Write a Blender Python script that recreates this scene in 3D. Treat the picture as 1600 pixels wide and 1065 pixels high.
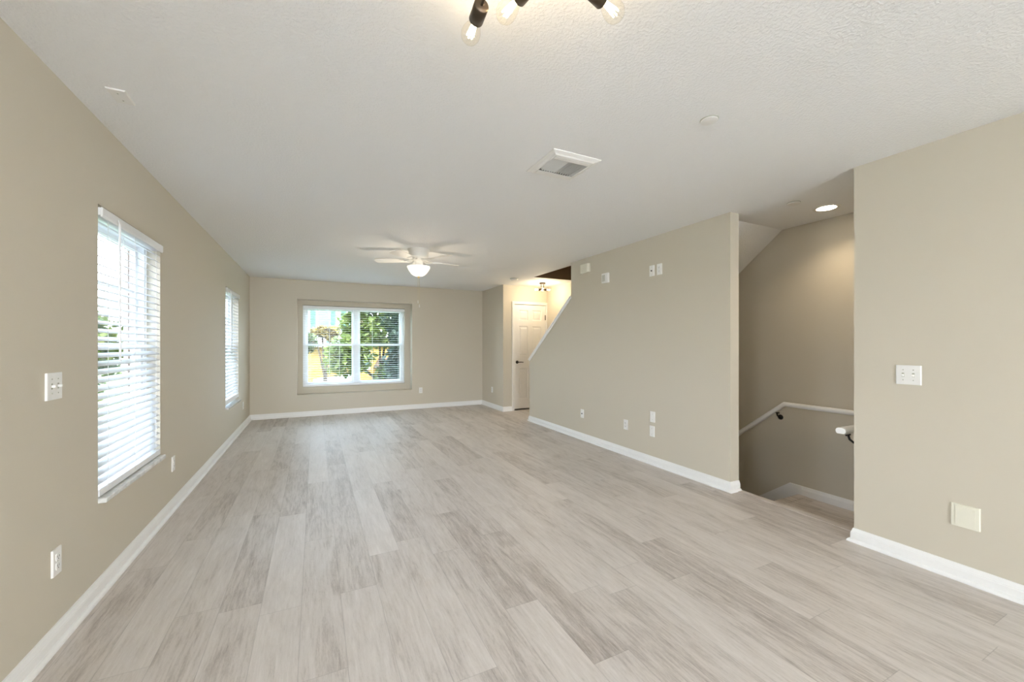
import bpy, math, random
from mathutils import Vector, Matrix

for o in list(bpy.data.objects):
    bpy.data.objects.remove(o, do_unlink=True)
sc = bpy.context.scene
COL = sc.collection
R = math.radians
PI = math.pi

# ------------------------------------------------------------------ camera
F_PX, YAW, CAM_H, HORIZON = 630.43, 26.009, 1.2837, 538.2
cam_d = bpy.data.cameras.new('camera')
cam_d.sensor_fit = 'HORIZONTAL'
cam_d.sensor_width = 36.0
cam_d.lens = F_PX / 1600 * 36.0
cam_d.shift_y = (HORIZON - 532.5) / 1600
cam_d.clip_start = 0.02
cam_d.clip_end = 400
cam = bpy.data.objects.new('camera', cam_d)
cam.location = (0, 0, CAM_H)
cam.rotation_euler = (R(90), 0, R(-YAW))
COL.objects.link(cam)
sc.camera = cam

# ------------------------------------------------------------------ view, world, sun, daylight
sc.view_settings.view_transform = 'Standard'
sc.view_settings.look = 'None'
sc.view_settings.gamma = 1
sc.view_settings.use_curve_mapping = False
sc.view_settings.exposure = 2.58
sc.cycles.use_denoising = True
sc.cycles.max_bounces = 14
sc.cycles.diffuse_bounces = 8
sc.cycles.glossy_bounces = 4
sc.cycles.transparent_max_bounces = 24
sc.cycles.sample_clamp_indirect = 8
sc.cycles.caustics_reflective = False
sc.cycles.caustics_refractive = False

SKY = 5.0
world = bpy.data.worlds.new('world')
sc.world = world
world.use_nodes = True
wn = world.node_tree.nodes
wl = world.node_tree.links
wn.clear()
w_out = wn.new('ShaderNodeOutputWorld')
w_bg = wn.new('ShaderNodeBackground')
w_tc = wn.new('ShaderNodeTexCoord')
w_sep = wn.new('ShaderNodeSeparateXYZ')
w_ramp = wn.new('ShaderNodeValToRGB')
w_map = wn.new('ShaderNodeMapRange')
w_map.inputs['From Min'].default_value = -1
w_map.inputs['From Max'].default_value = 1
wl.new(w_tc.outputs['Generated'], w_sep.inputs[0])
wl.new(w_sep.outputs['Z'], w_map.inputs['Value'])
wl.new(w_map.outputs[0], w_ramp.inputs[0])
cr = w_ramp.color_ramp
cr.elements[0].position = 0.0
cr.elements[0].color = (0.50, 0.49, 0.48, 1)
cr.elements[1].position = 1.0
cr.elements[1].color = (0.58, 0.78, 1.0, 1)
e = cr.elements.new(0.495); e.color = (0.525, 0.535, 0.55, 1)
e = cr.elements.new(0.51); e.color = (0.92, 0.952, 1.0, 1)
e = cr.elements.new(0.68); e.color = (0.80, 0.89, 1.0, 1)
wl.new(w_ramp.outputs[0], w_bg.inputs['Color'])
w_bg.inputs['Strength'].default_value = SKY
wl.new(w_bg.outputs[0], w_out.inputs[0])

sun_d = bpy.data.lights.new('sun', 'SUN')
sun_d.energy = 3.0
sun_d.angle = R(0.6)
sun_d.color = (1.0, 0.93, 0.80)
sun = bpy.data.objects.new('sun', sun_d)
sun.rotation_euler = Vector((0.04, 1.0, -0.75)).to_track_quat('-Z', 'Y').to_euler()
sun.location = (10, -20, 20)
COL.objects.link(sun)

XS_ = 4.23
def portal(name, loc, rot, sx, sy):
    d = bpy.data.lights.new(name, 'AREA')
    d.shape = 'RECTANGLE'; d.size = sx; d.size_y = sy
    d.cycles.is_portal = True
    o = bpy.data.objects.new(name, d)
    o.location = loc; o.rotation_euler = rot
    COL.objects.link(o)
portal('daylight_rear', (.12, -6.06, 1.12), (R(90), 0, 0), 2.2, 2.25)          # shines +Y through the opening added for fill light
portal('daylight_right', (XS_ + .14, -5.0, 1.15), (R(90), 0, R(90)), 1.65, 2.25)   # shines -X through the added side opening
portal('daylight_left_near', (-1.22, .25, 1.25), (R(90), 0, R(-90)), .85, 1.55)  # portal for the added fill window
portal('daylight_left', (-1.22, 3.24, 1.25), (R(90), 0, R(-90)), 0.95, 1.55)   # shines +X
portal('daylight_left_far', (-1.22, 6.53, 1.25), (R(90), 0, R(-90)), 0.95, 1.55)
portal('daylight_back', (0.715, 8.52, 1.26), (R(90), 0, R(180)), 1.9, 1.55)    # shines -Y

# ------------------------------------------------------------------ measures of the place
H = 2.44
XL, YB, XF, XN = -1.0, 8.13, 3.253, 3.166
YC, YE, YN = 7.05, 2.327, 1.39
XS = 4.23            # far wall of the stairwell
WT = 0.113           # inner wall thickness
YK, YU = 5.993, 4.762   # end of the sloped half wall, where the full wall starts
YREAR = -6.0

# ------------------------------------------------------------------ mesh helpers
class MB:
    def __init__(s):
        s.v = []; s.f = []; s.sm = []
    def add(s, vs, fs, smooth=False):
        b = len(s.v)
        s.v += [tuple(p) for p in vs]
        s.f += [tuple(i + b for i in f) for f in fs]
        s.sm += [smooth] * len(fs)
        return s
    def box(s, x0, x1, y0, y1, z0, z1, M=None):
        vs = [Vector((x, y, z)) for z in (z0, z1) for y in (y0, y1) for x in (x0, x1)]
        if M is not None: vs = [M @ p for p in vs]
        return s.add(vs, [(0, 2, 3, 1), (4, 5, 7, 6), (0, 1, 5, 4), (2, 6, 7, 3), (0, 4, 6, 2), (1, 3, 7, 5)])
    def prism(s, poly, axis, a0, a1, M=None):
        n = len(poly)
        def P(u, w, a):
            p = {'x': (a, u, w), 'y': (u, a, w), 'z': (u, w, a)}[axis]
            p = Vector(p)
            return M @ p if M is not None else p
        vs = [P(u, w, a0) for u, w in poly] + [P(u, w, a1) for u, w in poly]
        fs = [tuple(range(n - 1, -1, -1)), tuple(range(n, 2 * n))]
        fs += [(i, (i + 1) % n, n + (i + 1) % n, n + i) for i in range(n)]
        return s.add(vs, fs)
    def lathe(s, prof, seg=32, M=None, flute=0, nfl=0, cap=True):
        vs = []; fs = []
        n = len(prof)
        for k in range(seg):
            a = 2 * PI * k / seg
            for r, z in prof:
                rr = r * (1 + flute * math.cos(nfl * a)) if nfl else r
                p = Vector((rr * math.cos(a), rr * math.sin(a), z))
                vs.append(M @ p if M is not None else p)
        for k in range(seg):
            k2 = (k + 1) % seg
            for i in range(n - 1):
                fs.append((k * n + i, k2 * n + i, k2 * n + i + 1, k * n + i + 1))
        s.add(vs, fs, True)
        if cap:
            for i in (0, n - 1):
                if prof[i][0] > 1e-5:
                    ring = [vs[k * n + i] for k in range(seg)]
                    s.add(ring, [tuple(range(seg))])
        return s
    def tube(s, pts, r, seg=10, cap=True, rs=None):
        pts = [Vector(p) for p in pts]
        vs = []; fs = []
        prev = None
        for i, p in enumerate(pts):
            t = (pts[min(i + 1, len(pts) - 1)] - pts[max(i - 1, 0)]).normalized()
            if prev is None:
                u = t.orthogonal().normalized()
            else:
                u = (prev - t * prev.dot(t)).normalized()
            prev = u
            w = t.cross(u)
            rad = rs[i] if rs else r
            for k in range(seg):
                a = 2 * PI * k / seg
                vs.append(p + (u * math.cos(a) + w * math.sin(a)) * rad)
        for i in range(len(pts) - 1):
            for k in range(seg):
                k2 = (k + 1) % seg
                fs.append((i * seg + k, i * seg + k2, (i + 1) * seg + k2, (i + 1) * seg + k))
        s.add(vs, fs, True)
        if cap:
            s.add(vs[:seg], [tuple(range(seg - 1, -1, -1))])
            s.add(vs[-seg:], [tuple(range(seg))])
        return s
    def sweep(s, prof, pts, up=(0, 0, 1)):
        """closed profile (side, up) swept along a polyline with mitred joints; side is to the right of travel"""
        pts = [Vector(p) for p in pts]
        up = Vector(up)
        n = len(prof); vs = []
        for i, p in enumerate(pts):
            d0 = (p - pts[i - 1]).normalized() if i else (pts[1] - p).normalized()
            d1 = (pts[i + 1] - p).normalized() if i < len(pts) - 1 else d0
            side = d0.cross(up).normalized()
            t = (d0 + d1).normalized()
            for a, b in prof:
                u2 = side.cross(d0).normalized()
                q = p + side * a + u2 * b
                k = (p - q).dot(t) / d0.dot(t)
                vs.append(q + d0 * k)
        fs = [tuple(range(n)), tuple(range((len(pts) - 1) * n, len(pts) * n))[::-1]]
        for i in range(len(pts) - 1):
            for k in range(n):
                k2 = (k + 1) % n
                fs.append((i * n + k, (i + 1) * n + k, (i + 1) * n + k2, i * n + k2))
        return s.add(vs, fs)
    def build(s, name, mat, parent=None, origin=None, bevel=0, seg=2, smooth=None):
        vs = s.v
        if origin is not None:
            ox, oy, oz = origin
            vs = [(x - ox, y - oy, z - oz) for x, y, z in vs]
        me = bpy.data.meshes.new(name)
        me.from_pydata(vs, [], s.f)
        for i, p in enumerate(me.polygons):
            p.use_smooth = s.sm[i]
        me.update()
        import bmesh
        bm = bmesh.new(); bm.from_mesh(me)
        bmesh.ops.recalc_face_normals(bm, faces=bm.faces)
        bm.to_mesh(me); bm.free()
        me.materials.append(mat)
        o = bpy.data.objects.new(name, me)
        COL.objects.link(o)
        if parent is not None: o.parent = parent
        if bevel:
            m = o.modifiers.new('bevel', 'BEVEL')
            m.width = bevel; m.segments = seg; m.limit_method = 'ANGLE'; m.angle_limit = R(35)
        return o

def tag(o, label=None, cat=None, group=None, kind=None):
    if label: o['label'] = label
    if cat: o['category'] = cat
    if group: o['group'] = group
    if kind: o['kind'] = kind
    return o
def struct(name, mb, mat, parent=None, bevel=0):
    o = mb.build(name, mat, parent, bevel=bevel)
    if parent is None: o['kind'] = 'structure'
    return o
def empty(name, loc, rz=0):
    o = bpy.data.objects.new(name, None)
    o.empty_display_size = 0.05
    o.location = loc; o.rotation_euler = (0, 0, rz)
    COL.objects.link(o)
    return o
def thing(name, loc, rz, label, cat, group=None):
    return tag(empty(name, loc, rz), label, cat, group)
def copy_tree(o, parent=None):
    c = o.copy(); COL.objects.link(c)
    if parent is not None: c.parent = parent
    for ch in list(o.children): copy_tree(ch, c)
    return c
def dup(o, loc, rz, label):
    c = copy_tree(o)
    c.location = loc; c.rotation_euler = (0, 0, rz); c['label'] = label
    return c

# ------------------------------------------------------------------ materials
def new_mat(name):
    m = bpy.data.materials.new(name); m.use_nodes = True
    nt = m.node_tree
    b = nt.nodes['Principled BSDF']
    return m, nt.nodes, nt.links, b
def bump(n, l, b, height, strength, dist=0.002):
    bp = n.new('ShaderNodeBump'); bp.inputs['Strength'].default_value = strength
    bp.inputs['Distance'].default_value = dist
    l.new(height, bp.inputs['Height']); l.new(bp.outputs[0], b.inputs['Normal'])
def plain(name, col, rough=0.5, metal=0, spec=0.5, noise=0.0):
    m, n, l, b = new_mat(name)
    b.inputs['Roughness'].default_value = rough
    b.inputs['Metallic'].default_value = metal
    b.inputs['Specular IOR Level'].default_value = spec
    t = n.new('ShaderNodeTexNoise'); t.inputs['Scale'].default_value = 35
    tc = n.new('ShaderNodeTexCoord'); l.new(tc.outputs['Object'], t.inputs['Vector'])
    mx = n.new('ShaderNodeMixRGB'); mx.blend_type = 'MULTIPLY'
    mx.inputs[0].default_value = noise if noise else 0.04
    mx.inputs[1].default_value = (*col, 1)
    l.new(t.outputs['Fac'], mx.inputs[2]); l.new(mx.outputs[0], b.inputs['Base Color'])
    return m
def paint(name, col, scale, strength, dist, rough=0.6, knock=False):
    m, n, l, b = new_mat(name)
    b.inputs['Base Color'].default_value = (*col, 1)
    b.inputs['Roughness'].default_value = rough
    b.inputs['Specular IOR Level'].default_value = 0.35
    tc = n.new('ShaderNodeTexCoord')
    t = n.new('ShaderNodeTexNoise'); t.inputs['Scale'].default_value = scale
    t.inputs['Detail'].default_value = 3; t.inputs['Roughness'].default_value = 0.55
    l.new(tc.outputs['Object'], t.inputs['Vector'])
    h = t.outputs['Fac']
    if knock:
        rp = n.new('ShaderNodeValToRGB')
        rp.color_ramp.elements[0].position = 0.42; rp.color_ramp.elements[1].position = 0.60
        l.new(h, rp.inputs[0]); h = rp.outputs[0]
    bump(n, l, b, h, strength, dist)
    return m
WALL = paint('greige_wall_paint', (0.60, 0.553, 0.458), 150, 0.25, 0.0015)
SHADE_BROWN = paint('shaded_header_paint', (0.20, 0.125, 0.065), 150, 0.2, 0.001)  # greige wall in deep shade, the darkness put into the base colour
CEIL = paint('knockdown_ceiling_paint', (0.83, 0.83, 0.825), 80, 0.36, 0.0035, 0.7, True)
TRIM = plain('white_trim_paint', (0.86, 0.86, 0.85), 0.35)
DOORM = plain('white_door_paint', (0.84, 0.82, 0.78), 0.4)
PLAST = plain('white_plastic', (0.85, 0.845, 0.82), 0.3)
IVORY = plain('ivory_plastic', (0.80, 0.78, 0.66), 0.35)
SLOT = plain('dark_slot', (0.03, 0.03, 0.03), 0.6)
DUCT = plain('grey_duct', (0.30, 0.30, 0.28), 0.6)
GREYP = plain('grey_grille', (0.45, 0.45, 0.38), 0.5)
VINYL = plain('white_vinyl', (0.86, 0.87, 0.88), 0.35)
BRONZE = plain('bronze_metal', (0.10, 0.075, 0.055), 0.38, 0.85)
BLACK = plain('black_metal', (0.015, 0.014, 0.013), 0.4, 0.4)
BRASS = plain('brass', (0.55, 0.42, 0.22), 0.3, 0.9)
CHAIN = plain('pull_chain', (0.62, 0.55, 0.35), 0.35, 0.7)
FANW = plain('white_fan_enamel', (0.82, 0.80, 0.75), 0.35)
VENTM = plain('white_vent_enamel', (0.82, 0.81, 0.78), 0.4)
CORD = plain('white_cord', (0.78, 0.78, 0.76), 0.7)
ASPH = plain('asphalt', (0.10, 0.10, 0.11), 0.9, noise=0.4)
BOUNCE = plain('white_bounce_slab', (0.80, 0.80, 0.80), 0.8, noise=0.05)  # kept white to bounce daylight in through the rear opening
PAVE = plain('pale_paving', (0.42, 0.42, 0.42), 0.8, noise=0.1)
DARKWIN = plain('far_window_glass', (0.10, 0.16, 0.17), 0.1)
ROOFM = plain('brown_shingles', (0.16, 0.09, 0.05), 0.9, noise=0.5)

def marble():
    m, n, l, b = new_mat('grey_white_marble')
    tc = n.new('ShaderNodeTexCoord')
    t = n.new('ShaderNodeTexNoise'); t.inputs['Scale'].default_value = 9
    t.inputs['Detail'].default_value = 8; t.inputs['Distortion'].default_value = 1.6
    r = n.new('ShaderNodeValToRGB')
    r.color_ramp.elements[0].position = 0.35; r.color_ramp.elements[0].color = (0.55, 0.56, 0.55, 1)
    r.color_ramp.elements[1].position = 0.6; r.color_ramp.elements[1].color = (0.78, 0.78, 0.75, 1)
    l.new(tc.outputs['Object'], t.inputs['Vector']); l.new(t.outputs['Fac'], r.inputs[0])
    l.new(r.outputs[0], b.inputs['Base Color']); b.inputs['Roughness'].default_value = 0.2
    return m
MARBLE = marble()

def slat_mat():
    m, n, l, b = new_mat('white_blind_slats')
    out = n['Material Output']
    b.inputs['Base Color'].default_value = (0.86, 0.87, 0.88, 1)
    b.inputs['Roughness'].default_value = 0.4
    tr = n.new('ShaderNodeBsdfTranslucent'); tr.inputs[0].default_value = (0.80, 0.82, 0.84, 1)
    mx = n.new('ShaderNodeMixShader'); mx.inputs[0].default_value = 0.18
    l.new(b.outputs[0], mx.inputs[1]); l.new(tr.outputs[0], mx.inputs[2]); l.new(mx.outputs[0], out.inputs[0])
    return m
SLAT = slat_mat()

def pane_mat(name, tint):
    m, n, l, b = new_mat(name)
    out = n['Material Output']
    t = n.new('ShaderNodeBsdfTransparent'); t.inputs[0].default_value = (*tint, 1)
    g = n.new('ShaderNodeBsdfGlossy'); g.inputs['Roughness'].default_value = 0.02
    lw = n.new('ShaderNodeLayerWeight'); lw.inputs[0].default_value = 0.5
    pw = n.new('ShaderNodeMath'); pw.operation = 'POWER'; pw.inputs[1].default_value = 5
    ma = n.new('ShaderNodeMath'); ma.operation = 'MULTIPLY_ADD'; ma.inputs[1].default_value = 0.6; ma.inputs[2].default_value = 0.006
    l.new(lw.outputs['Facing'], pw.inputs[0]); l.new(pw.outputs[0], ma.inputs[0])
    mx = n.new('ShaderNodeMixShader')
    l.new(ma.outputs[0], mx.inputs[0]); l.new(t.outputs[0], mx.inputs[1]); l.new(g.outputs[0], mx.inputs[2])
    l.new(mx.outputs[0], out.inputs[0])
    n.remove(b)
    return m
PANE = pane_mat('dimming_window_glass', (0.58, 0.595, 0.615))  # darkened tint dims the daylight in the left windows
TINT = pane_mat('tinted_window_glass', (0.60, 0.64, 0.66))
BULBG = pane_mat('clear_bulb_glass', (1.0, 0.985, 0.95))

def glow(name, col, strength):
    m, n, l, b = new_mat(name)
    b.inputs['Base Color'].default_value = (0.9, 0.88, 0.82, 1)
    b.inputs['Emission Color'].default_value = (*col, 1)
    b.inputs['Emission Strength'].default_value = strength
    b.inputs['Roughness'].default_value = 0.4
    return m
FILAMENT = glow('bulb_filament', (1.0, 0.80, 0.52), 8)
BOWLG = glow('lit_frosted_bowl', (1.0, 0.90, 0.76), .14)
DOWNL = glow('lit_downlight_lens', (1.0, 0.86, 0.66), 3)

def floor_mat():
    m, n, l, b = new_mat('grey_vinyl_planks')
    W, L = 0.178, 1.22
    tc = n.new('ShaderNodeTexCoord'); sp = n.new('ShaderNodeSeparateXYZ')
    l.new(tc.outputs['Object'], sp.inputs[0])
    def M(op, a, c=None, d=None):
        q = n.new('ShaderNodeMath'); q.operation = op
        for i, x in enumerate((a, c, d)):
            if x is None: continue
            if isinstance(x, (int, float)): q.inputs[i].default_value = x
            else: l.new(x, q.inputs[i])
        return q.outputs[0]
    u = M('DIVIDE', M('ADD', sp.outputs['X'], 0.06), W)
    row = M('FLOOR', u)
    fu = M('FRACT', u)
    wn1 = n.new('ShaderNodeTexWhiteNoise'); wn1.noise_dimensions = '1D'; l.new(row, wn1.inputs['W'])
    v = M('ADD', M('DIVIDE', sp.outputs['Y'], L), wn1.outputs['Value'])
    colr = M('FLOOR', v); fv = M('FRACT', v)
    cmb = n.new('ShaderNodeCombineXYZ'); l.new(row, cmb.inputs[0]); l.new(colr, cmb.inputs[1])
    wn2 = n.new('ShaderNodeTexWhiteNoise'); wn2.noise_dimensions = '3D'; l.new(cmb.outputs[0], wn2.inputs['Vector'])
    # joints
    eu = M('MULTIPLY', M('MINIMUM', fu, M('SUBTRACT', 1, fu)), W)
    ev = M('MULTIPLY', M('MINIMUM', fv, M('SUBTRACT', 1, fv)), L)
    edge = M('MINIMUM', eu, ev)
    joint = n.new('ShaderNodeMapRange'); joint.inputs['From Min'].default_value = 0.0004
    joint.inputs['From Max'].default_value = 0.0022; l.new(edge, joint.inputs['Value'])
    # grain, offset per plank
    off = n.new('ShaderNodeVectorMath'); off.operation = 'MULTIPLY_ADD'
    l.new(wn2.outputs['Color'], off.inputs[0]); off.inputs[1].default_value = (40, 40, 40)
    l.new(tc.outputs['Object'], off.inputs[2])
    def grain(sx, sy, det, dist):
        mp = n.new('ShaderNodeMapping'); mp.inputs['Scale'].default_value = (sx, sy, 1)
        l.new(off.outputs[0], mp.inputs[0])
        t = n.new('ShaderNodeTexNoise'); t.inputs['Scale'].default_value = 1
        t.inputs['Detail'].default_value = det; t.inputs['Roughness'].default_value = 0.62
        t.inputs['Distortion'].default_value = dist
        l.new(mp.outputs[0], t.inputs['Vector'])
        return t.outputs['Fac']
    g1 = grain(9, 1.5, 6, 1.2)      # broad streaks
    g2 = grain(85, 7, 6, 0.5)     # fine grain
    g3 = grain(420, 60, 2, 0.0)      # pores
    tone = M('ADD', M('MULTIPLY', wn2.outputs['Value'], 0.15), M('MULTIPLY', g1, 0.45))
    tone = M('ADD', tone, M('MULTIPLY', g2, 0.42))
    tone = M('ADD', tone, M('MULTIPLY', g3, 0.17))
    rp = n.new('ShaderNodeValToRGB')
    e0, e1 = rp.color_ramp.elements
    e0.position = 0.40; e0.color = (0.35, 0.305, 0.272, 1)
    e1.position = 0.84; e1.color = (0.76, 0.715, 0.68, 1)
    ee = rp.color_ramp.elements.new(0.58); ee.color = (0.60, 0.55, 0.51, 1)
    l.new(tone, rp.inputs[0])
    mx = n.new('ShaderNodeMixRGB'); mx.blend_type = 'MULTIPLY'; mx.inputs[0].default_value = 1
    jr = n.new('ShaderNodeMapRange'); jr.inputs['To Min'].default_value = 0.78
    l.new(joint.outputs[0], jr.inputs['Value'])
    l.new(rp.outputs[0], mx.inputs[1]); l.new(jr.outputs[0], mx.inputs[2])
    l.new(mx.outputs[0], b.inputs['Base Color'])
    rr = n.new('ShaderNodeMapRange'); rr.inputs['To Min'].default_value = 0.38; rr.inputs['To Max'].default_value = 0.56
    l.new(g2, rr.inputs['Value']); l.new(rr.outputs[0], b.inputs['Roughness'])
    b.inputs['Specular IOR Level'].default_value = 0.42
    hh = M('ADD', joint.outputs[0], M('MULTIPLY', g2, 0.35))
    bump(n, l, b, hh, 0.25, 0.001)
    return m
FLOOR = floor_mat()

def leaf_mat(name, c1, c2, trans=0.35):
    m, n, l, b = new_mat(name)
    out = n['Material Output']
    tc = n.new('ShaderNodeTexCoord')
    t = n.new('ShaderNodeTexNoise'); t.inputs['Scale'].default_value = 2.2; t.inputs['Detail'].default_value = 4
    l.new(tc.outputs['Object'], t.inputs['Vector'])
    r = n.new('ShaderNodeValToRGB')
    r.color_ramp.elements[0].position = 0.38; r.color_ramp.elements[0].color = (*c1, 1)
    r.color_ramp.elements[1].position = 0.62; r.color_ramp.elements[1].color = (*c2, 1)
    l.new(t.outputs['Fac'], r.inputs[0]); l.new(r.outputs[0], b.inputs['Base Color'])
    b.inputs['Roughness'].default_value = 0.6; b.inputs['Specular IOR Level'].default_value = 0.2
    tr = n.new('ShaderNodeBsdfTranslucent'); l.new(r.outputs[0], tr.inputs[0])
    mx = n.new('ShaderNodeMixShader'); mx.inputs[0].default_value = trans
    l.new(b.outputs[0], mx.inputs[1]); l.new(tr.outputs[0], mx.inputs[2]); l.new(mx.outputs[0], out.inputs[0])
    return m
LEAF_LIGHT = leaf_mat('light_green_leaves', (0.07, 0.10, 0.022), (0.26, 0.29, 0.08))
LEAF_DARK = leaf_mat('dark_green_leaves', (0.018, 0.032, 0.026), (0.07, 0.09, 0.06))
LEAF_MID = leaf_mat('mid_green_leaves', (0.04, 0.06, 0.022), (0.14, 0.17, 0.06))
LEAF_GOLD = leaf_mat('golden_leaves', (0.18, 0.11, 0.025), (0.38, 0.28, 0.08))
BARK = plain('bark', (0.10, 0.07, 0.05), 0.9, noise=0.6)
LAWN = leaf_mat('lawn', (0.07, 0.12, 0.02), (0.14, 0.20, 0.04), 0.0)
def siding(name, col):
    m, n, l, b = new_mat(name)
    tc = n.new('ShaderNodeTexCoord')
    w = n.new('ShaderNodeTexWave'); w.wave_type = 'BANDS'; w.bands_direction = 'Z'; w.wave_profile = 'SAW'
    w.inputs['Scale'].default_value = 1.6
    l.new(tc.outputs['Object'], w.inputs['Vector'])
    b.inputs['Base Color'].default_value = (*col, 1); b.inputs['Roughness'].default_value = 0.8
    bump(n, l, b, w.outputs['Fac'], 0.6, 0.03)
    return m
YELLOW = siding('yellow_siding', (0.34, 0.21, 0.05))
CREAM = siding('cream_siding', (0.34, 0.33, 0.30))
OUTTRIM = plain('house_trim', (0.42, 0.42, 0.42), 0.6)
SHUTTER = plain('green_shutter', (0.05, 0.11, 0.08), 0.6)

# ------------------------------------------------------------------ room shell
struct('floor', MB().box(XL - .2, XF + WT - .008, YREAR, YB + .4, -.30, 0)
       .box(XF + WT - .008, XS + .12, YREAR, YN - WT, -.30, 0)
       .box(XF + WT - .008, XS + .12, YK + .02, YB + .4, -.30, 0), FLOOR)
struct('ceiling', MB().box(XL - .2, XF + WT, YREAR, YB + .4, H, H + .22)
       .box(XF + WT, XS + .12, YREAR, 2.46, H, H + .22)
       .box(XF + WT, XS + .12, 6.15, YB + .4, H, H + .22).box(XF + WT, XS + .12, 6.046, 6.15, H - .0005, H + .0005), CEIL)

def wall_with_holes(axis, a0, a1, u0, u1, z0, z1, holes):
    """wall slab spanning u (and z), thickness a0..a1 on the given axis; holes = (ua, ub, za, zb)"""
    mb = MB()
    us = sorted({u0, u1, *[h[0] for h in holes], *[h[1] for h in holes]})
    zs = sorted({z0, z1, *[h[2] for h in holes], *[h[3] for h in holes]})
    for i in range(len(us) - 1):
        # merge full height columns
        um = (us[i] + us[i + 1]) / 2
        segs = []; cur = None
        for k in range(len(zs) - 1):
            zm = (zs[k] + zs[k + 1]) / 2
            open_ = any(h[0] < um < h[1] and h[2] < zm < h[3] for h in holes)
            if not open_:
                if cur is None: cur = [zs[k], zs[k + 1]]
                else: cur[1] = zs[k + 1]
            elif cur: segs.append(cur); cur = None
        if cur: segs.append(cur)
        for za, zb in segs:
            if axis == 'x': mb.box(a0, a1, us[i], us[i + 1], za, zb)
            else: mb.box(us[i], us[i + 1], a0, a1, za, zb)
    return mb
W1 = (2.787, 3.712, 0.475, 2.006)
W_FILL = (-.15, .65, .475, 2.01)
W2 = (6.062, 7.003, 0.475, 2.013)
struct('wall_left', wall_with_holes('x', XL - .2, XL, YREAR, YB + .2, 0, H, [W1, W2, W_FILL]), WALL)
NX0, NX1, NZ0, NZ1 = -.288, 1.744, .383, 2.101      # shallow niche
BX0, BX1, BZ0, BZ1 = -.203, 1.637, .500, 2.012      # window opening in it
YNI = 8.34
wb = wall_with_holes('y', YB, YNI, XL - .2, XS + .12, 0, H, [(NX0, NX1, NZ0, NZ1)])
wb2 = wall_with_holes('y', YNI, YNI + .16, XL - .2, XS + .12, 0, H, [(BX0, BX1, BZ0, BZ1)])
wb.add(wb2.v, wb2.f)
struct('wall_back', wb, WALL)
# right-hand walls
struct('wall_right_near', MB().box(XN, XN + WT, -.25, YN, 0, H).box(XN + WT, XS, -.25, -.25 + WT, 0, H).box(XN + WT, XS, YN - WT, YN, -.3, H), WALL)
knee = [(YE, 0), (YK, 0), (YK, 1.030), (YU, 1.962), (YU, H), (YE, H)]
struct('wall_right', MB().prism(knee, 'x', XF, XF + WT), WALL)
struct('wall_nook', MB().box(XF, XF + WT, YC + WT, YB, 0, H), WALL)
DX0, DX1, DZ = 3.494, 4.200, 2.072
struct('wall_hall', wall_with_holes('y', YC, YC + WT, XF, XS, 0, H, [(DX0 - .018, DX1 + .018, -.01, DZ + .015)]), WALL)
struct('wall_stair', wall_with_holes('x', XS, XS + .12, YREAR, YB, -2.9, 5.0, [(-5.8, -4.2, .05, 2.25)]), WALL)  # opening behind the camera added to light the left wall
struct('wall_stairwell', MB()
       .box(XF, XF + WT, YN, 6.4, -2.9, -.30).box(XF, XS, 6.4, 6.5, -2.9, -.30)
       .box(XF, XS, YN - WT, YN, -2.9, -.30), WALL)
struct('floor_lower', MB().box(XF, XS, YN - WT, 6.5, -3.0, -2.9), FLOOR)
struct('wall_upper', MB()
       .box(XF + .001, XF + WT, 2.2, 6.15, H + .22, 5.0)
       .box(XF + WT, XS, 2.2, 2.3, H + .22, 5.0), WALL)
struct('wall_header', MB().box(XF + WT, XS, 6.0455, 6.15, H + .0005, 5.0), SHADE_BROWN)  # stairwell shade is painted on by this brown
struct('ceiling_upper', MB().box(XF, XS + .12, 2.2, 6.15, 5.0, 5.1), CEIL)
struct('wall_rear', wall_with_holes('y', YREAR - .15, YREAR, XL - .2, XS + .12, 0, H, [(-.95, 1.2, 0, 2.28)]), WALL)  # unseen opening added to let fill daylight in from behind

struct('added_sun_block', MB().box(-1.6, 3.0, YREAR - 3.6, YREAR - .15, 2.52, 2.66), CEIL)  # unseen roof added to keep sun out of the rear opening

# stairs going up behind the half wall, their sloped underside, landing and stairs going down
st = []
N_UP, RISE, RUN = 14, .1886, .251
y = 6.0
poly = [(6.0, 0.0)]
for i in range(N_UP):
    poly.append((6.0 - i * RUN, (i + 1) * RISE)); poly.append((6.0 - (i + 1) * RUN, (i + 1) * RISE))
poly.append((6.0 - N_UP * RUN, 2.46))
poly.append((5.50, 0.0))
struct('staircase', MB().prism(poly, 'x', XF + WT, XS), FLOOR)
struct('ceiling_stair', MB().prism([(2.46, 2.44), (5.51, 0.0), (5.54, 0.0), (2.46, 2.465)], 'x', XF + WT, XS), CEIL)
struct('stair_landing', MB().box(XF + WT - .008, XS, YN, 2.275, -.30, -.170), FLOOR)
dn = [(2.275, -.36)]
for i in range(11):
    dn.append((2.275 + i * .25, -.36 - i * .19)); dn.append((2.275 + (i + 1) * .25, -.36 - i * .19))
dn += [(2.275 + 11 * .25, -2.9), (2.275, -2.9)]
struct('staircase_down', MB().prism(dn, 'x', XF + WT, XS), FLOOR)
nose = [(0, -.022), (0, 0.004), (-.045, .004), (-.048, 0)]
struct('trim_1', MB().prism([(XF + WT + .012, -.024), (XF + WT + .018, -.008), (XF + WT + .012, .004), (XF + WT - .05, .004), (XF + WT - .055, .0005), (XF + WT - .008, .0005), (XF + WT - .008, -.024)], 'y', YN + .002, YE - .002), FLOOR)
struct('trim_2', MB().prism([(2.305, -.195), (2.31, -.178), (2.30, -.166), (2.22, -.166), (2.22, -.1695), (2.2755, -.1695), (2.2755, -.195)], 'x', XF + WT, XS - .015), FLOOR)

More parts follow.
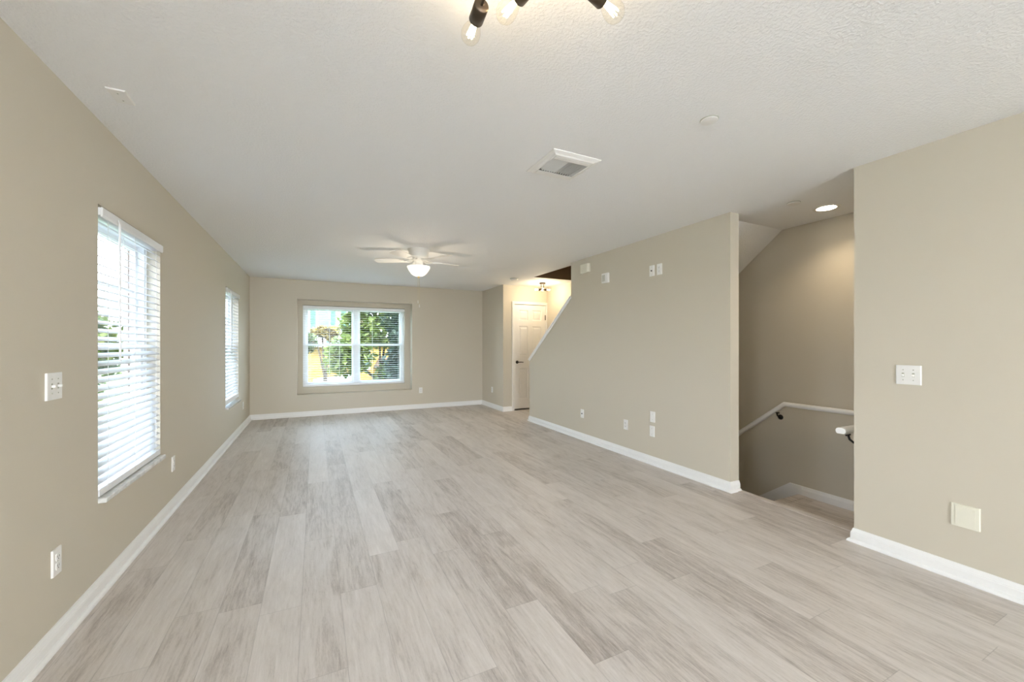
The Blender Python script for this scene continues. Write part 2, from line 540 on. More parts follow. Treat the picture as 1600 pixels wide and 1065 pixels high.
# ------------------------------------------------------------------ baseboards
BH = .088
BASE = [(0, 0), (-.030, 0), (-.030, .007), (-.027, .014), (-.021, .019), (-.0145, .021), (-.0145, .056), (-.0125, .060),
        (-.0125, .064), (-.010, .068), (-.0075, .078), (-.005, .086), (0, BH)]
def base(name, pts, prof=BASE):
    struct(name, MB().sweep(prof, pts), TRIM)
# travel keeps the room on the left, so the profile grows to negative side
base('baseboard_right_near', [(XS, -.25, 0), (XN, -.25, 0), (XN, YN, 0), (XN + WT + .07, YN, 0)])
base('baseboard_right', [(XF + WT, YE, 0), (XF, YE, 0), (XF, YK, 0), (XF + WT, YK, 0)])
base('baseboard_back', [(DX0 - .062, YC, 0), (XF, YC, 0), (XF, YB, 0), (XL, YB, 0), (XL, YREAR, 0)])
base('baseboard_landing', [(XS, YN, -.17), (XS, 2.275, -.17)], BASE[:1] + [(-.0145, 0), (-.0145, .056)] + BASE[7:])
# sloped skirt beside the stairs going down
sk = [(2.275, -.17), (2.275, -.17 + BH), (2.40, -.17 + BH), (4.9, -.17 + BH - 2.5 * .76), (4.9, -.35 - 2.5 * .76), (2.40, -.37)]
struct('trim_3', MB().prism([(2.275, -.30), (2.275, -.082), (2.385, -.082), (4.9, -2.0), (4.9, -2.35), (2.385, -.44)], 'x', XS - .014, XS - .0005), TRIM)

# sloped cap on the half wall
def slope_pt(y, off):
    t = (YK - y) / (YK - YU)
    base_z = 1.030 + (1.962 - 1.030) * t
    ang = math.atan2(1.962 - 1.030, YK - YU)
    return (y + off * math.sin(ang), base_z + off * math.cos(ang))
def cap_poly(y0, y1, o0, o1):
    return [slope_pt(y0, o0), slope_pt(y1, o0), slope_pt(y1, o1), slope_pt(y0, o1)]
cap = MB().prism(cap_poly(YK + .012, YU - .0, .0, .020), 'x', XF - .018, XF + WT + .018)
cap.prism(cap_poly(YK + .004, YU - .0, -.028, .0), 'x', XF - .010, XF - .0004)
struct('trim_4', cap, TRIM, bevel=.004)

# ------------------------------------------------------------------ windows
def window(name, loc, rz, w, h, units, glass, sill=None, grille=None):
    """local: x along the wall from 0..w, +y outwards, z up from 0..h; the frame sits .10.. outside"""
    root = empty(name, loc, rz); root['kind'] = 'structure'
    f = MB()
    fw, y0, y1 = .045, .075, .150
    f.box(0, fw, y0, y1, 0, h).box(w - fw, w, y0, y1, 0, h).box(fw, w - fw, y0, y1, 0, fw).box(fw, w - fw, y0, y1, h - fw, h)
    uw = (w - 2 * fw) / units
    mul = .075 if units > 1 else 0
    for k in range(1, units):
        xm = fw + uw * k
        f.box(xm - mul / 2, xm + mul / 2, y0 - .005, y1, fw, h - fw)
    f.build('frame', VINYL, root, bevel=.003)
    zm = h * .515
    for k in range(units):
        xa = fw + uw * k + (mul / 2 if k else 0); xb = fw + uw * (k + 1) - (mul / 2 if k < units - 1 else 0)
        for nm, za, zb, ya in (('upper_sash', zm - .02, h - fw, .112), ('lower_sash', fw, zm + .02, .082)):
            s = MB(); r = .040; yb = ya + .030
            s.box(xa, xa + r, ya, yb, za, zb).box(xb - r, xb, ya, yb, za, zb)
            s.box(xa + r, xb - r, ya, yb, za, za + r).box(xa + r, xb - r, ya, yb, zb - r, zb)
            if grille and nm == 'upper_sash':
                zg = za + (zb - za) * grille
                s.box(xa + r, xb - r, ya + .008, yb - .008, zg - .011, zg + .011)
            so = s.build(nm, VINYL, root, bevel=.003)
            MB().box(xa + r - .005, xb - r + .005, ya + .012, ya + .016, za + r - .005, zb - r + .005).build('pane', glass, so)
    e = MB()
    e.box(-.001, .030, .150, .168, 0, h).box(w - .030, w + .001, .150, .168, 0, h)
    e.box(.03, w - .03, .150, .168, 0, .03).box(.03, w - .03, .150, .168, h - .03, h)
    e.build('outer_frame', BRONZE, root)
    if sill:
        MB().box(0.0005, w - .0005, -.034, .075, -.028, -.001).build('sill', MARBLE, root, bevel=.006)
    return root
# left windows: local x runs toward -Y of the room (rotation +90: x -> +Y, y(out) -> -X)
window('window_1', (XL, W1[0], .4955), R(90), W1[1] - W1[0], W1[3] - .4955, 1, PANE, True, .55)
window('window_2', (XL, W2[0], .4955), R(90), W2[1] - W2[0], W2[3] - .4955, 1, PANE, True, .55)
window('added_fill_window', (XL, W_FILL[0], .4955), R(90), W_FILL[1] - W_FILL[0], W_FILL[3] - .4955, 1, PANE, True)  # unseen window added to throw daylight across the room
window('window_3', (BX0, YNI, BZ0), 0, BX1 - BX0, BZ1 - BZ0, 2, TINT)
for (a0, a1) in (W1[:2], W2[:2]):
    pass

# ------------------------------------------------------------------ blinds
def blind(label, loc, rz, w, h, tilt, wands, cords, lift=0.0, yc=.034, valance=.055, width=.050, pitch=.0435, th=1.0):
    root = thing('window_blind', loc, rz, label, 'blind', 'white window blinds')
    hr = MB().box(.004, w - .004, yc - .030, yc + .030, h - .056, h - .016)
    hr.build('headrail', VINYL, root, bevel=.003)
    va = MB().prism([(yc - .040, h - .015), (yc - .031, h - .015), (yc - .031, h - .010 - valance), (yc - .036, h - .010 - valance),
                     (yc - .040, h - .012 - valance + .012), (yc - .040, h - .030)], 'x', .003, w - .003)
    va.build('valance', VINYL, root, bevel=.002)
    sl = MB()
    z = h - .052 - .030
    zb = lift + .034
    nsl = int((z - zb) / pitch)
    for k in range(nsl):
        zz = z - k * pitch
        M = Matrix.Translation((0, yc, zz)) @ Matrix.Rotation(tilt, 4, 'X')
        hw = width / 2
        arc = [(a * hw, b * th) for a, b in ((-1, 0), (-.5, .0016), (0, .0022), (.5, .0016), (1, 0), (1, -.0028), (.5, -.0012), (0, -.0006), (-.5, -.0012), (-1, -.0028))]
        sl.prism(arc, 'x', .006, w - .006, M)
    sl.build('slats', SLAT, root)
    zr = z - nsl * pitch + .004
    MB().box(.006, w - .006, yc - .026, yc + .026, lift + .004, max(zr, lift + .026)).build('bottom_rail', VINYL, root, bevel=.004)
    for cx in cords:
        c = MB()
        for yy in (yc - .027, yc + .027):
            c.tube([(cx, yy, h - .05), (cx, yy, lift + .025)], .0012, 6)
        c.build('ladder_cord', CORD, root)
    for wx, wl_ in wands:
        t = MB().tube([(wx, yc - .056, h - .060), (wx, yc - .058, h - .075 - wl_)], .0052, 8)
        t.tube([(wx, yc - .050, h - .040), (wx, yc - .056, h - .062)], .0025, 8)
        t.build('tilt_wand', VINYL, root, bevel=0)
    return root
blind('white slatted blind with a hanging wand in the nearer left-wall window',
      (XL, W1[0], .4955), R(90), W1[1] - W1[0], W1[3] - .4955, R(26), [(.155, .74)], (.10, .4625, .825), 0.0, .022)
blind('narrow-looking white slatted blind in the left-wall window beside the far corner',
      (XL, W2[0], .4955), R(90), W2[1] - W2[0], W2[3] - .4955, R(26), [(.155, .74)], (.10, .47, .84), .03, .022)
blind('wide white blind with open level slats in the back-wall niche window',
      (BX0, YNI, BZ0), 0, BX1 - BX0, BZ1 - BZ0, R(0), [(.445, 1.30)], (.12, .62, 1.22, 1.72), 0.0, th=.5)

# ------------------------------------------------------------------ hall door
door = empty('door_1', (DX0, YC, 0)); door['kind'] = 'structure'
dw = DX1 - DX0
cs = MB()
cw = .057
cs.prism([(-cw, 0), (-.006, 0), (-.006, DZ + .006), (dw + .006, DZ + .006), (dw + .006, 0), (dw + .03, 0), (dw + .03, DZ + cw), (-cw, DZ + cw)], 'y', -.014, -.0005)
cs.prism([(-cw, 0), (-cw + .016, 0), (-cw + .016, DZ + cw - .016), (dw + .03, DZ + cw - .016), (dw + .03, DZ + cw), (-cw, DZ + cw)], 'y', -.021, -.014)
cs.build('casing', DOORM, door, bevel=.003)
jm = MB().box(-.017, -.002, 0, .11, 0, DZ + .013).box(dw + .002, dw + .017, 0, .11, 0, DZ + .013).box(-.002, dw + .002, 0, .11, DZ + .002, DZ + .013)
jm.build('jamb', DOORM, door)
leafm = MB()
z0d = .028
px = [(.105, .305), (dw - .305, dw - .105)]
pz = [(.21, .82), (1.06, 1.645), (1.765, 1.965)]
# stiles and rails as a grid around the panels, panels sunk with a raised field
xs = [0, px[0][0], px[0][1], px[1][0], px[1][1], dw]
zs = [z0d, pz[0][0], pz[0][1], pz[1][0], pz[1][1], pz[2][0], pz[2][1], DZ - .003]
fy, by = .012, .047
vs = []; idx = {}
def V(x, yy, z):
    k = (round(x, 4), round(yy, 4), round(z, 4))
    if k not in idx: idx[k] = len(vs); vs.append(k)
    return idx[k]
fs = []
for i in range(5):
    for k in range(7):
        xa, xb, za, zb = xs[i], xs[i + 1], zs[k], zs[k + 1]
        if i in (1, 3) and k in (1, 3, 5):
            rings = [(0, fy), (.012, fy + .011), (.022, fy + .011), (.048, fy + .003)]
            for (ia, ya), (ib, yb_) in zip(rings[:-1], rings[1:]):
                A = [V(xa + ia, ya, za + ia), V(xb - ia, ya, za + ia), V(xb - ia, ya, zb - ia), V(xa + ia, ya, zb - ia)]
                B = [V(xa + ib, yb_, za + ib), V(xb - ib, yb_, za + ib), V(xb - ib, yb_, zb - ib), V(xa + ib, yb_, zb - ib)]
                for q in range(4): fs.append((A[q], A[(q + 1) % 4], B[(q + 1) % 4], B[q]))
            fs.append(tuple(B))
        else:
            fs.append((V(xa, fy, za), V(xb, fy, za), V(xb, fy, zb), V(xa, fy, zb)))
leafm.add(vs, fs)
bk = [(0, by, zs[0]), (dw, by, zs[0]), (dw, by, zs[-1]), (0, by, zs[-1]), (0, fy, zs[0]), (dw, fy, zs[0]), (dw, fy, zs[-1]), (0, fy, zs[-1])]
leafm.add(bk, [(3, 2, 1, 0), (0, 1, 5, 4), (1, 2, 6, 5), (2, 3, 7, 6), (3, 0, 4, 7)])
leaf = leafm.build('door_leaf', DOORM, door)
hx, hz = .062, .942
hd = MB().lathe([(.0, 0), (.030, 0), (.032, .004), (.028, .010), (.012, .012), (.010, .045)], 20,
                Matrix.Translation((hx, fy, hz)) @ Matrix.Rotation(R(90), 4, 'X'))
hd.tube([(hx, fy - .045, hz), (hx + .02, fy - .052, hz), (hx + .06, fy - .052, hz + .001), (hx + .115, fy - .048, hz - .003)], .008, 10, rs=[.010, .009, .008, .007])
hd.build('lever_handle', BLACK, leaf)
for zz in (1.83, 1.08, .28):
    MB().lathe([(.0075, -.05), (.0075, .05)], 10, Matrix.Translation((dw - .002, fy - .006, zz))).box(dw - .014, dw + .008, fy - .004, fy, zz - .05, zz + .05).build('hinge', BRONZE, leaf)

# ------------------------------------------------------------------ wall plates (local: faces -y, centre at origin)
def plate_shape(w, h, t=.007):
    return MB().prism([(-w / 2, 0), (w / 2, 0), (w / 2, -.002), (w / 2 - .004, -t), (-w / 2 + .004, -t), (-w / 2, -.002)], 'z', -h / 2, h / 2)
def screw(parent, x, z, y=-.0072):
    MB().lathe([(.0032, 0), (.003, .0012), (0, .0014)], 10, Matrix.Translation((x, y, z)) @ Matrix.Rotation(R(90), 4, 'X')).build('screw', GREYP, parent)
def make_outlet(label, loc, rz):
    r = thing('wall_outlet', loc, rz, label, 'outlet', 'white duplex wall outlets')
    plate_shape(.070, .114).build('plate', PLAST, r, bevel=.0015)
    for s in (-1, 1):
        b = MB().prism([(-.015, -.010), (-.011, -.0145), (.011, -.0145), (.015, -.010), (.015, .010), (.011, .0145), (-.011, .0145), (-.015, .010)], 'y', -.0095, -.0065,
                       Matrix.Translation((0, 0, s * .0195)))
        rc = b.build('receptacle', PLAST, r, bevel=.0008)
        sl = MB().box(-.0075, -.0052, -.0100, -.0090, s * .0195 - .002, s * .0195 + .007).box(.0050, .0078, -.0100, -.0090, s * .0195 - .002, s * .0195 + .007)
        sl.box(-.0025, .0025, -.0100, -.0090, s * .0195 - .0095, s * .0195 - .005).build('slots', SLOT, rc)
    screw(r, 0, 0)
    return r
def make_switch(label, loc, rz, gap=.046, tilts=(1, 1)):
    r = thing('light_switch', loc, rz, label, 'switch', 'double toggle switches')
    plate_shape(.116, .114).build('plate', PLAST, r, bevel=.0015)
    for k, s in enumerate((-1, 1)):
        MB().box(s * .023 - .0055, s * .023 + .0055, -.0078, -.0066, -.0125, .0125).build('toggle_slot', GREYP, r)
        M = Matrix.Translation((s * .023, -.006, 0)) @ Matrix.Rotation(R(28 * tilts[k]), 4, 'X')
        MB().box(-.0045, .0045, -.014, 0, -.005, .005, M).build('toggle', PLAST, r, bevel=.001)
        for zz in (.030, -.030): screw(r, s * .023, zz)
    return r
def make_coax(label, loc, rz):
    r = thing('coax_plate', loc, rz, label, 'wall plate', 'white coax plates')
    plate_shape(.070, .114).build('plate', PLAST, r, bevel=.0015)
    j = MB().lathe([(.0085, 0), (.0085, .004), (.005, .004), (.005, .012)], 12, Matrix.Translation((0, -.006, 0)) @ Matrix.Rotation(R(90), 4, 'X'))
    j.build('coax_jack', SLOT, r)
    for zz in (.042, -.042): screw(r, 0, zz)
    return r
def make_blank(label, loc, rz, w=.070, h=.114, mat=None, cat='wall plate', group='blank wall plates'):
    r = thing('blank_plate', loc, rz, label, cat, group)
    p = plate_shape(w, h); p.build('plate', mat or PLAST, r, bevel=.002)
    if w > .1:
        MB().box(-w / 2 + .018, w / 2 - .018, -.0088, -.0068, -h / 2 + .012, h / 2 - .012).build('cover_panel', mat or PLAST, r, bevel=.001)
    else:
        for zz in (.030, -.030): screw(r, 0, zz)
    return r
LW, RW, BW = R(90), R(-90), 0
o1 = make_outlet('white duplex outlet low on the left wall below the double switch', (XL, 2.411, .355), LW)
dup(o1, (XL, 3.996, .355), LW, 'white duplex outlet low on the left wall just past the nearer window')
dup(o1, (XL, 7.414, .345), LW, 'white duplex outlet on the left wall next to the far corner')
dup(o1, (1.916, YB, .363), BW, 'white duplex outlet on the back wall right of the window niche')
dup(o1, (XF, 7.591, .364), RW, 'white outlet on the short side wall left of the hall door')
dup(o1, (XF, 3.641, .354), RW, 'white duplex outlet low on the long right wall left of the two stacked blank plates')
dup(o1, (XF, 3.130, 2.076), RW, 'white duplex outlet high on the right wall beside the coax plate')
s1 = make_switch('white double toggle switch on the left wall before the nearer window', (XL, 2.392, 1.108), LW, tilts=(0, 0))
s2 = make_switch('white double toggle switch on the near right wall', (XN, 1.120, 1.104), RW, tilts=(1, 1))
c1 = make_coax('white plate with a black coax jack high on the right wall', (XF, 3.236, 2.076), RW)
dup(c1, (XF, 4.492, .352), RW, 'white plate with a dark coax jack low on the right wall')
b1 = make_blank('upper of two stacked blank white plates low on the right wall', (XF, 3.226, .510), RW)
dup(b1, (XF, 3.232, .355), RW, 'lower of two stacked blank white plates low on the right wall')
make_blank('square ivory blank plate low on the near right wall', (XN, .887, .353), RW, .112, .122, IVORY)

# chime and square wall box near the top of the long right wall
t = thing('door_chime', (XF, 4.405, 2.296), RW, 'ivory door chime box at the top left of the long right wall', 'door chime')
MB().prism([(-.090, 0), (.090, 0), (.090, -.030), (.075, -.044), (-.075, -.044), (-.090, -.030)], 'z', -.058, .058).build('cover', IVORY, t, bevel=.003)
MB().box(-.070, .070, -.0455, -.0435, -.046, .046).build('face_panel', IVORY, t, bevel=.001)
t = thing('wall_speaker', (XF, 3.995, 2.109), RW, 'small square white wall box with a grille, right of the ivory chime box', 'wall box')
MB().prism([(-.062, 0), (.062, 0), (.062, -.022), (.056, -.028), (-.056, -.028), (-.062, -.022)], 'z', -.060, .060).build('housing', PLAST, t, bevel=.003)
gb = MB()
for k in range(9):
    gb.box(-.046, .010, -.0295, -.0275, -.036 + k * .009 - .0028, -.036 + k * .009 + .0028)
gb.build('grille', GREYP, t)

# ------------------------------------------------------------------ ceiling fittings
def disc(name, label, cat, x, y, r, group, mats=None):
    t = thing(name, (x, y, H), 0, label, cat, group)
    MB().lathe([(0, -.006), (r - .004, -.006), (r, -.004), (r, 0)], 32).build('cover_disc', mats or VENTM, t)
    return t
def sprinkler(label, x, y, r):
    t = thing('sprinkler_cover', (x, y, H), 0, label, 'sprinkler cover', 'round sprinkler covers')
    MB().lathe([(r * .9, -.0035), (r * 1.04, -.0035), (r * 1.06, -.001), (r * 1.06, 0)], 32, cap=False).build('rim', GREYP, t)
    MB().lathe([(0, -.009), (r - .003, -.009), (r, -.0075), (r, -.005), (0, -.005)], 32).build('cover_disc', VENTM, t)
    return t
sprinkler('round white sprinkler cover on the open ceiling right of the vent', 1.822, 1.420, .042)
sprinkler('small round sprinkler cover beside the recessed downlight above the stairs', 3.505, 1.948, .045)
t = thing('ceiling_plate', (-.813, 2.484, H), 0, 'small blank rectangular plate on the ceiling near the left wall', 'ceiling plate')
MB().prism([(-.036, 0), (.036, 0), (.036, -.002), (.032, -.007), (-.032, -.007), (-.036, -.002)], 'y', -.060, .060).build('plate', VENTM, t, bevel=.0015)
for yy in (-.03, .03):
    MB().lathe([(.0035, -.0082), (.0035, -.006)], 10, Matrix.Translation((0, yy, 0))).build('screw', GREYP, t)
t = thing('smoke_detector', (3.13, 6.33, H), 0, 'round white smoke detector on the ceiling in front of the hall door', 'smoke detector')
MB().lathe([(0, -.036), (.040, -.036), (.058, -.030), (.066, -.016), (.068, -.010)], 32).build('cover', PLAST, t)
MB().lathe([(0, -.012), (.071, -.012), (.071, 0)], 32).build('base', GREYP, t)

t = thing('recessed_light', (3.885, 1.900, H), 0, 'lit round recessed downlight in the ceiling above the stairs', 'ceiling light')
MB().lathe([(.070, -.004), (.092, -.005), (.096, -.002), (.096, 0), (.070, 0)], 36, cap=False).build('trim_ring', VENTM, t)
MB().lathe([(0, -.007), (.055, -.0065), (.070, -.004), (.070, -.001)], 36).build('lens', DOWNL, t)
ld = bpy.data.lights.new('lamp_downlight', 'SPOT'); ld.energy = 4.4; ld.color = (1, .80, .55); ld.shadow_soft_size = .06
ld.spot_size = R(130); ld.spot_blend = .9
lo = bpy.data.objects.new('lamp_downlight', ld); lo.location = (0, 0, -.02); lo.parent = t; COL.objects.link(lo)

# square air vent
vx, vy, vs_ = 1.437, 2.200, .174
t = thing('air_vent', (vx, vy, H), 0, 'square white louvred air vent in the middle of the ceiling', 'air vent')
fr = MB()
def ring(mb, r0, r1, z0, z1, M=None):
    mb.box(-r1, r1, -r1, -r0, z0, z1, M).box(-r1, r1, r0, r1, z0, z1, M).box(-r1, -r0, -r0, r0, z0, z1, M).box(r0, r1, -r0, r0, z0, z1, M)
def sqframe(prof):
    mb = MB(); vs = []; fs = []
    n = len(prof)
    for sx, sy in ((-1, -1), (1, -1), (1, 1), (-1, 1)):
        for r, z in prof: vs.append((sx * r, sy * r, z))
    for k in range(4):
        for i in range(n - 1):
            fs.append((k * n + i, ((k + 1) % 4) * n + i, ((k + 1) % 4) * n + i + 1, k * n + i + 1))
    return mb.add(vs, fs)
fo = sqframe([(vs_, 0), (vs_, -.004), (vs_ - .022, -.012), (vs_ - .024, -.010), (vs_ - .034, -.018), (vs_ - .044, -.018), (vs_ - .046, -.001)])
fo.build('frame', VENTM, t)
MB().box(-.126, .126, -.126, .126, -.002, -.0005).build('damper', DUCT, t)
for k in range(13):
    x = -.108 + k * .018
    sgn = -1 if k < 6 else 1
    if k == 6: sgn = 0.0
    M = Matrix.Translation((x, -.010, -.010)) @ Matrix.Rotation(R(34) * sgn if sgn < 0 else R(16) * sgn, 4, 'Y')
    MB().box(-.0008, .0008, -.095, .095, -.010, .009, M).build('louvre', VENTM, t)
for s, y0, y1 in ((1, .092, .128), (-1, -.128, -.092)):
    M = Matrix.Rotation(R(-8) * s, 4, 'X')
    MB().box(-.128, .128, min(y0, y1), max(y0, y1), -.019, -.015).build('deflector', VENTM, t, bevel=.001)

# ceiling fan with light
FX, FY = 1.135, 4.92
fan = thing('ceiling_fan', (FX, FY, H), 0, 'white five-blade ceiling fan with lit bowl light and pull chains', 'ceiling fan')
MB().lathe([(.132, 0), (.132, -.008), (.124, -.012), (.124, -.020), (.119, -.024), (.117, -.085), (.110, -.098), (.075, -.108), (0, -.108)], 48).build('motor_housing', FANW, fan)
MB().lathe([(.070, -.106), (.070, -.132), (.060, -.140), (.055, -.150), (.050, -.195), (.066, -.200), (.066, -.208), (0, -.208)], 32).build('switch_housing', FANW, fan)
blades = []
for k in range(5):
    a = R(10 - 72 * k)
    M0 = Matrix.Rotation(a, 4, 'Z')
    ir = MB()
    Mi = M0 @ Matrix.Translation((0, 0, -.118))
    for s in (-1, 1):
        ir.tube([Mi @ Vector(p) for p in ((.062, s * .012, 0), (.095, s * .034, -.022), (.135, s * .042, -.026), (.170, s * .030, -.022))], .007, 8)
    ir.box(.150, .225, -.032, .032, -.0235, -.0195, Mi @ Matrix.Rotation(R(10), 4, 'X'))
    ir.build('blade_iron', FANW, fan, bevel=.001)
    Mb = M0 @ Matrix.Translation((0, 0, -.132)) @ Matrix.Rotation(R(11), 4, 'X')
    pts = []
    for x, hw in ((.165, .046), (.20, .052), (.36, .062), (.47, .066)):
        pts.append((x, hw))
    tip = [(.50, .064), (.522, .052), (.532, .030), (.535, 0)]
    up_ = pts + tip
    outl = [(x, -w) for x, w in up_] + [(x, w) for x, w in reversed(up_[:-1])]
    MB().prism(outl, 'z', -.003, .003, Mb).build('blade', FANW, fan, bevel=.001)
bowl = MB().lathe([(.124, -.205), (.136, -.206), (.137, -.216), (.130, -.232), (.112, -.262), (.090, -.290), (.070, -.308), (.045, -.320), (.020, -.325), (0, -.326)], 64, flute=.025, nfl=12, cap=False)
bowl.build('glass_bowl', BOWLG, fan)
MB().lathe([(.0, -.322), (.014, -.324), (.016, -.332), (.010, -.342), (.004, -.350), (0, -.351)], 16).build('finial', BRASS, fan)
for cx_, zb in ((-.012, -.655), (.006, -.705)):
    c = MB()
    zz = -.345
    c.tube([(cx_, -.01, -.200 - .13), (cx_, -.01, zb + .04)], .0016, 6)
    ch = c.build('pull_chain', CHAIN, fan)
    MB().lathe([(0, 0), (.005, .003), (.006, .018), (.003, .036), (.0015, .042)], 12, Matrix.Translation((cx_, -.01, zb))).build('chain_knob', FANW, ch)
ld = bpy.data.lights.new('lamp_fan', 'POINT'); ld.energy = 1.3; ld.color = (1, .84, .64); ld.shadow_soft_size = .06
lo = bpy.data.objects.new('lamp_fan', ld); lo.location = (0, .14, -.52); lo.parent = fan; COL.objects.link(lo)

# sputnik style flush lights
def bulb_profile():
    return [(r_, z_ * .8) for r_, z_ in [(.0, .0), (.010, .001), (.020, .008), (.0285, .022), (.0318, .038), (.0305, .056), (.025, .078), (.018, .098), (.0135, .112), (.0130, .120)]]
NEAR_ARMS = [((0.0, 0.0), (-.18, .98), .222), ((-.012, .0), (.96, .27), .274), ((-.135, .037), (.08, 1.0), .314),
             ((0.0, 0.0), (.18, -.98), .222), ((.012, 0), (-.96, -.27), .274), ((.135, -.037), (-.08, -1.0), .314)]
HALL_ARMS = [((0, 0), (math.cos(R(a)), math.sin(R(a))), .128) for a in (-22, 62, 158, 242)]
def make_flush(label, loc, rz, energy, arms, bar=True):
    root = thing('flush_light', loc, rz, label, 'ceiling light', 'bronze flush lights with bare bulbs')
    MB().lathe([(0, -.024), (.056, -.024), (.060, -.020), (.060, 0)], 32).build('canopy', BRONZE, root)
    hubz = -.130
    st = MB()
    for sx in (-.028, .028): st.tube([(sx, 0, -.02), (sx, 0, hubz)], .006, 10)
    st.build('stem', BRONZE, root)
    if bar: MB().tube([(-.139, .038, hubz), (.139, -.038, hubz)], .008, 12).build('cross_bar', BRONZE, root)
    else: MB().box(-.04, .04, -.012, .012, hubz - .012, hubz + .012).build('hub', BRONZE, root, bevel=.003)
    for (sx, sy), (dx, dy), L in arms:
        d = Vector((dx, dy, 0)).normalized()
        s = Vector((sx, sy, hubz)); bc = s + d * L        # bc = bulb tip side start
        sock_end = bc
        am = MB().tube([s, s + d * (L - .115)], .0045, 10).build('arm', BRONZE, root)
        zax = d
        q = zax.to_track_quat('Z', 'Y').to_matrix().to_4x4()
        Ms = Matrix.Translation(s + d * (L - .120)) @ q
        MB().lathe([(0, 0), (.020, 0), (.023, .003), (.023, .062), (.019, .064), (0, .064)], 24, Ms).build('socket', BRONZE, am)
        Mb = Matrix.Translation(s + d * (L - .120 + .062 + .096)) @ q @ Matrix.Rotation(PI, 4, 'X')
        gb = MB().lathe(bulb_profile(), 28, Mb, cap=False).build('bulb', BULBG, am)
        fl = MB()
        for k in range(6):
            a = 2 * PI * k / 6
            u = Vector((math.cos(a), math.sin(a), 0))
            fl.tube([Mb @ (u * .006 + Vector((0, 0, .080))), Mb @ (u * .011 + Vector((0, 0, .027)))], .0022, 6)
        fl.build('filament', FILAMENT, am)
    ld = bpy.data.lights.new('lamp_flush', 'POINT'); ld.energy = energy; ld.color = (1, .80, .54); ld.shadow_soft_size = .12
    lo = bpy.data.objects.new('lamp_flush', ld); lo.location = (0, 0, hubz - .03); lo.parent = root; COL.objects.link(lo)
    return root
make_flush('bronze flush light with bare bulbs at the top of the photo nearest the camera', (.572, .905, H), 0, 0.5, NEAR_ARMS)
make_flush('bronze flush light with glowing bulbs on the hall ceiling before the white door', (3.82, 6.53, H), 0, 3.2, HALL_ARMS, False)

# ------------------------------------------------------------------ handrails
def rail_prof(w, h):
    hw = w / 2
    return [(-hw * .7, 0), (hw * .7, 0), (hw * .95, h * .25), (hw, h * .6), (hw * .75, h * .9), (hw * .3, h), (-hw * .3, h), (-hw * .75, h * .9), (-hw, h * .6), (-hw * .95, h * .25)]
def bracket(parent, p, out, name='bracket'):
    """p on the wall (below the rail), out = unit vector from wall to rail"""
    p = Vector(p); out = Vector(out)
    b = MB().tube([p, p + out * .03 + Vector((0, 0, .004)), p + out * .055 + Vector((0, 0, .022)), p + out * .064 + Vector((0, 0, .050))], .007, 10)
    q = out.to_track_quat('Z', 'Y').to_matrix().to_4x4()
    b.lathe([(0, 0), (.026, 0), (.026, .004), (.020, .008), (0, .009)], 16, Matrix.Translation(p) @ q)
    side = out.cross(Vector((0, 0, 1)))
    e = p + out * .064 + Vector((0, 0, .050))
    b.tube([e - side * .025, e + side * .025], .006, 8)
    b.build(name, BLACK, parent)
RX = XS - .068
L0 = (XS, 2.0, 0)
t = thing('handrail', L0, 0, 'white handrail with a bend on the far stairwell wall', 'handrail', 'white stair handrails')
r = MB().sweep(rail_prof(.050, .042), [(RX, 1.50, .676), (RX, 2.392, .676), (RX, 4.4, .676 - 2.008 * .80)])
r.build('rail', TRIM, t, origin=L0, bevel=.003)
for (yy, zz) in ((2.475, .676 - .083 * .8), (3.9, .676 - 1.508 * .8)):
    br = empty('tmp', (0, 0, 0)); bpy.data.objects.remove(br)
    p = Vector((XS - .0, yy, zz - .058)) - Vector(L0)
    bracket(t, p, (-1, 0, 0))
L1 = (3.5, YN, .6)
t = thing('handrail', L1, 0, 'short end of a white handrail showing past the near right wall', 'handrail', 'white stair handrails')
r = MB().sweep(rail_prof(.060, .042), [(3.185, YN + .085, .682), (4.10, YN + .085, .682)])
r.build('rail', TRIM, t, origin=L1, bevel=.003)
for xx in (3.235, 3.95):
    bracket(t, Vector((xx, YN, .624)) - Vector(L1), (0, 1, 0))

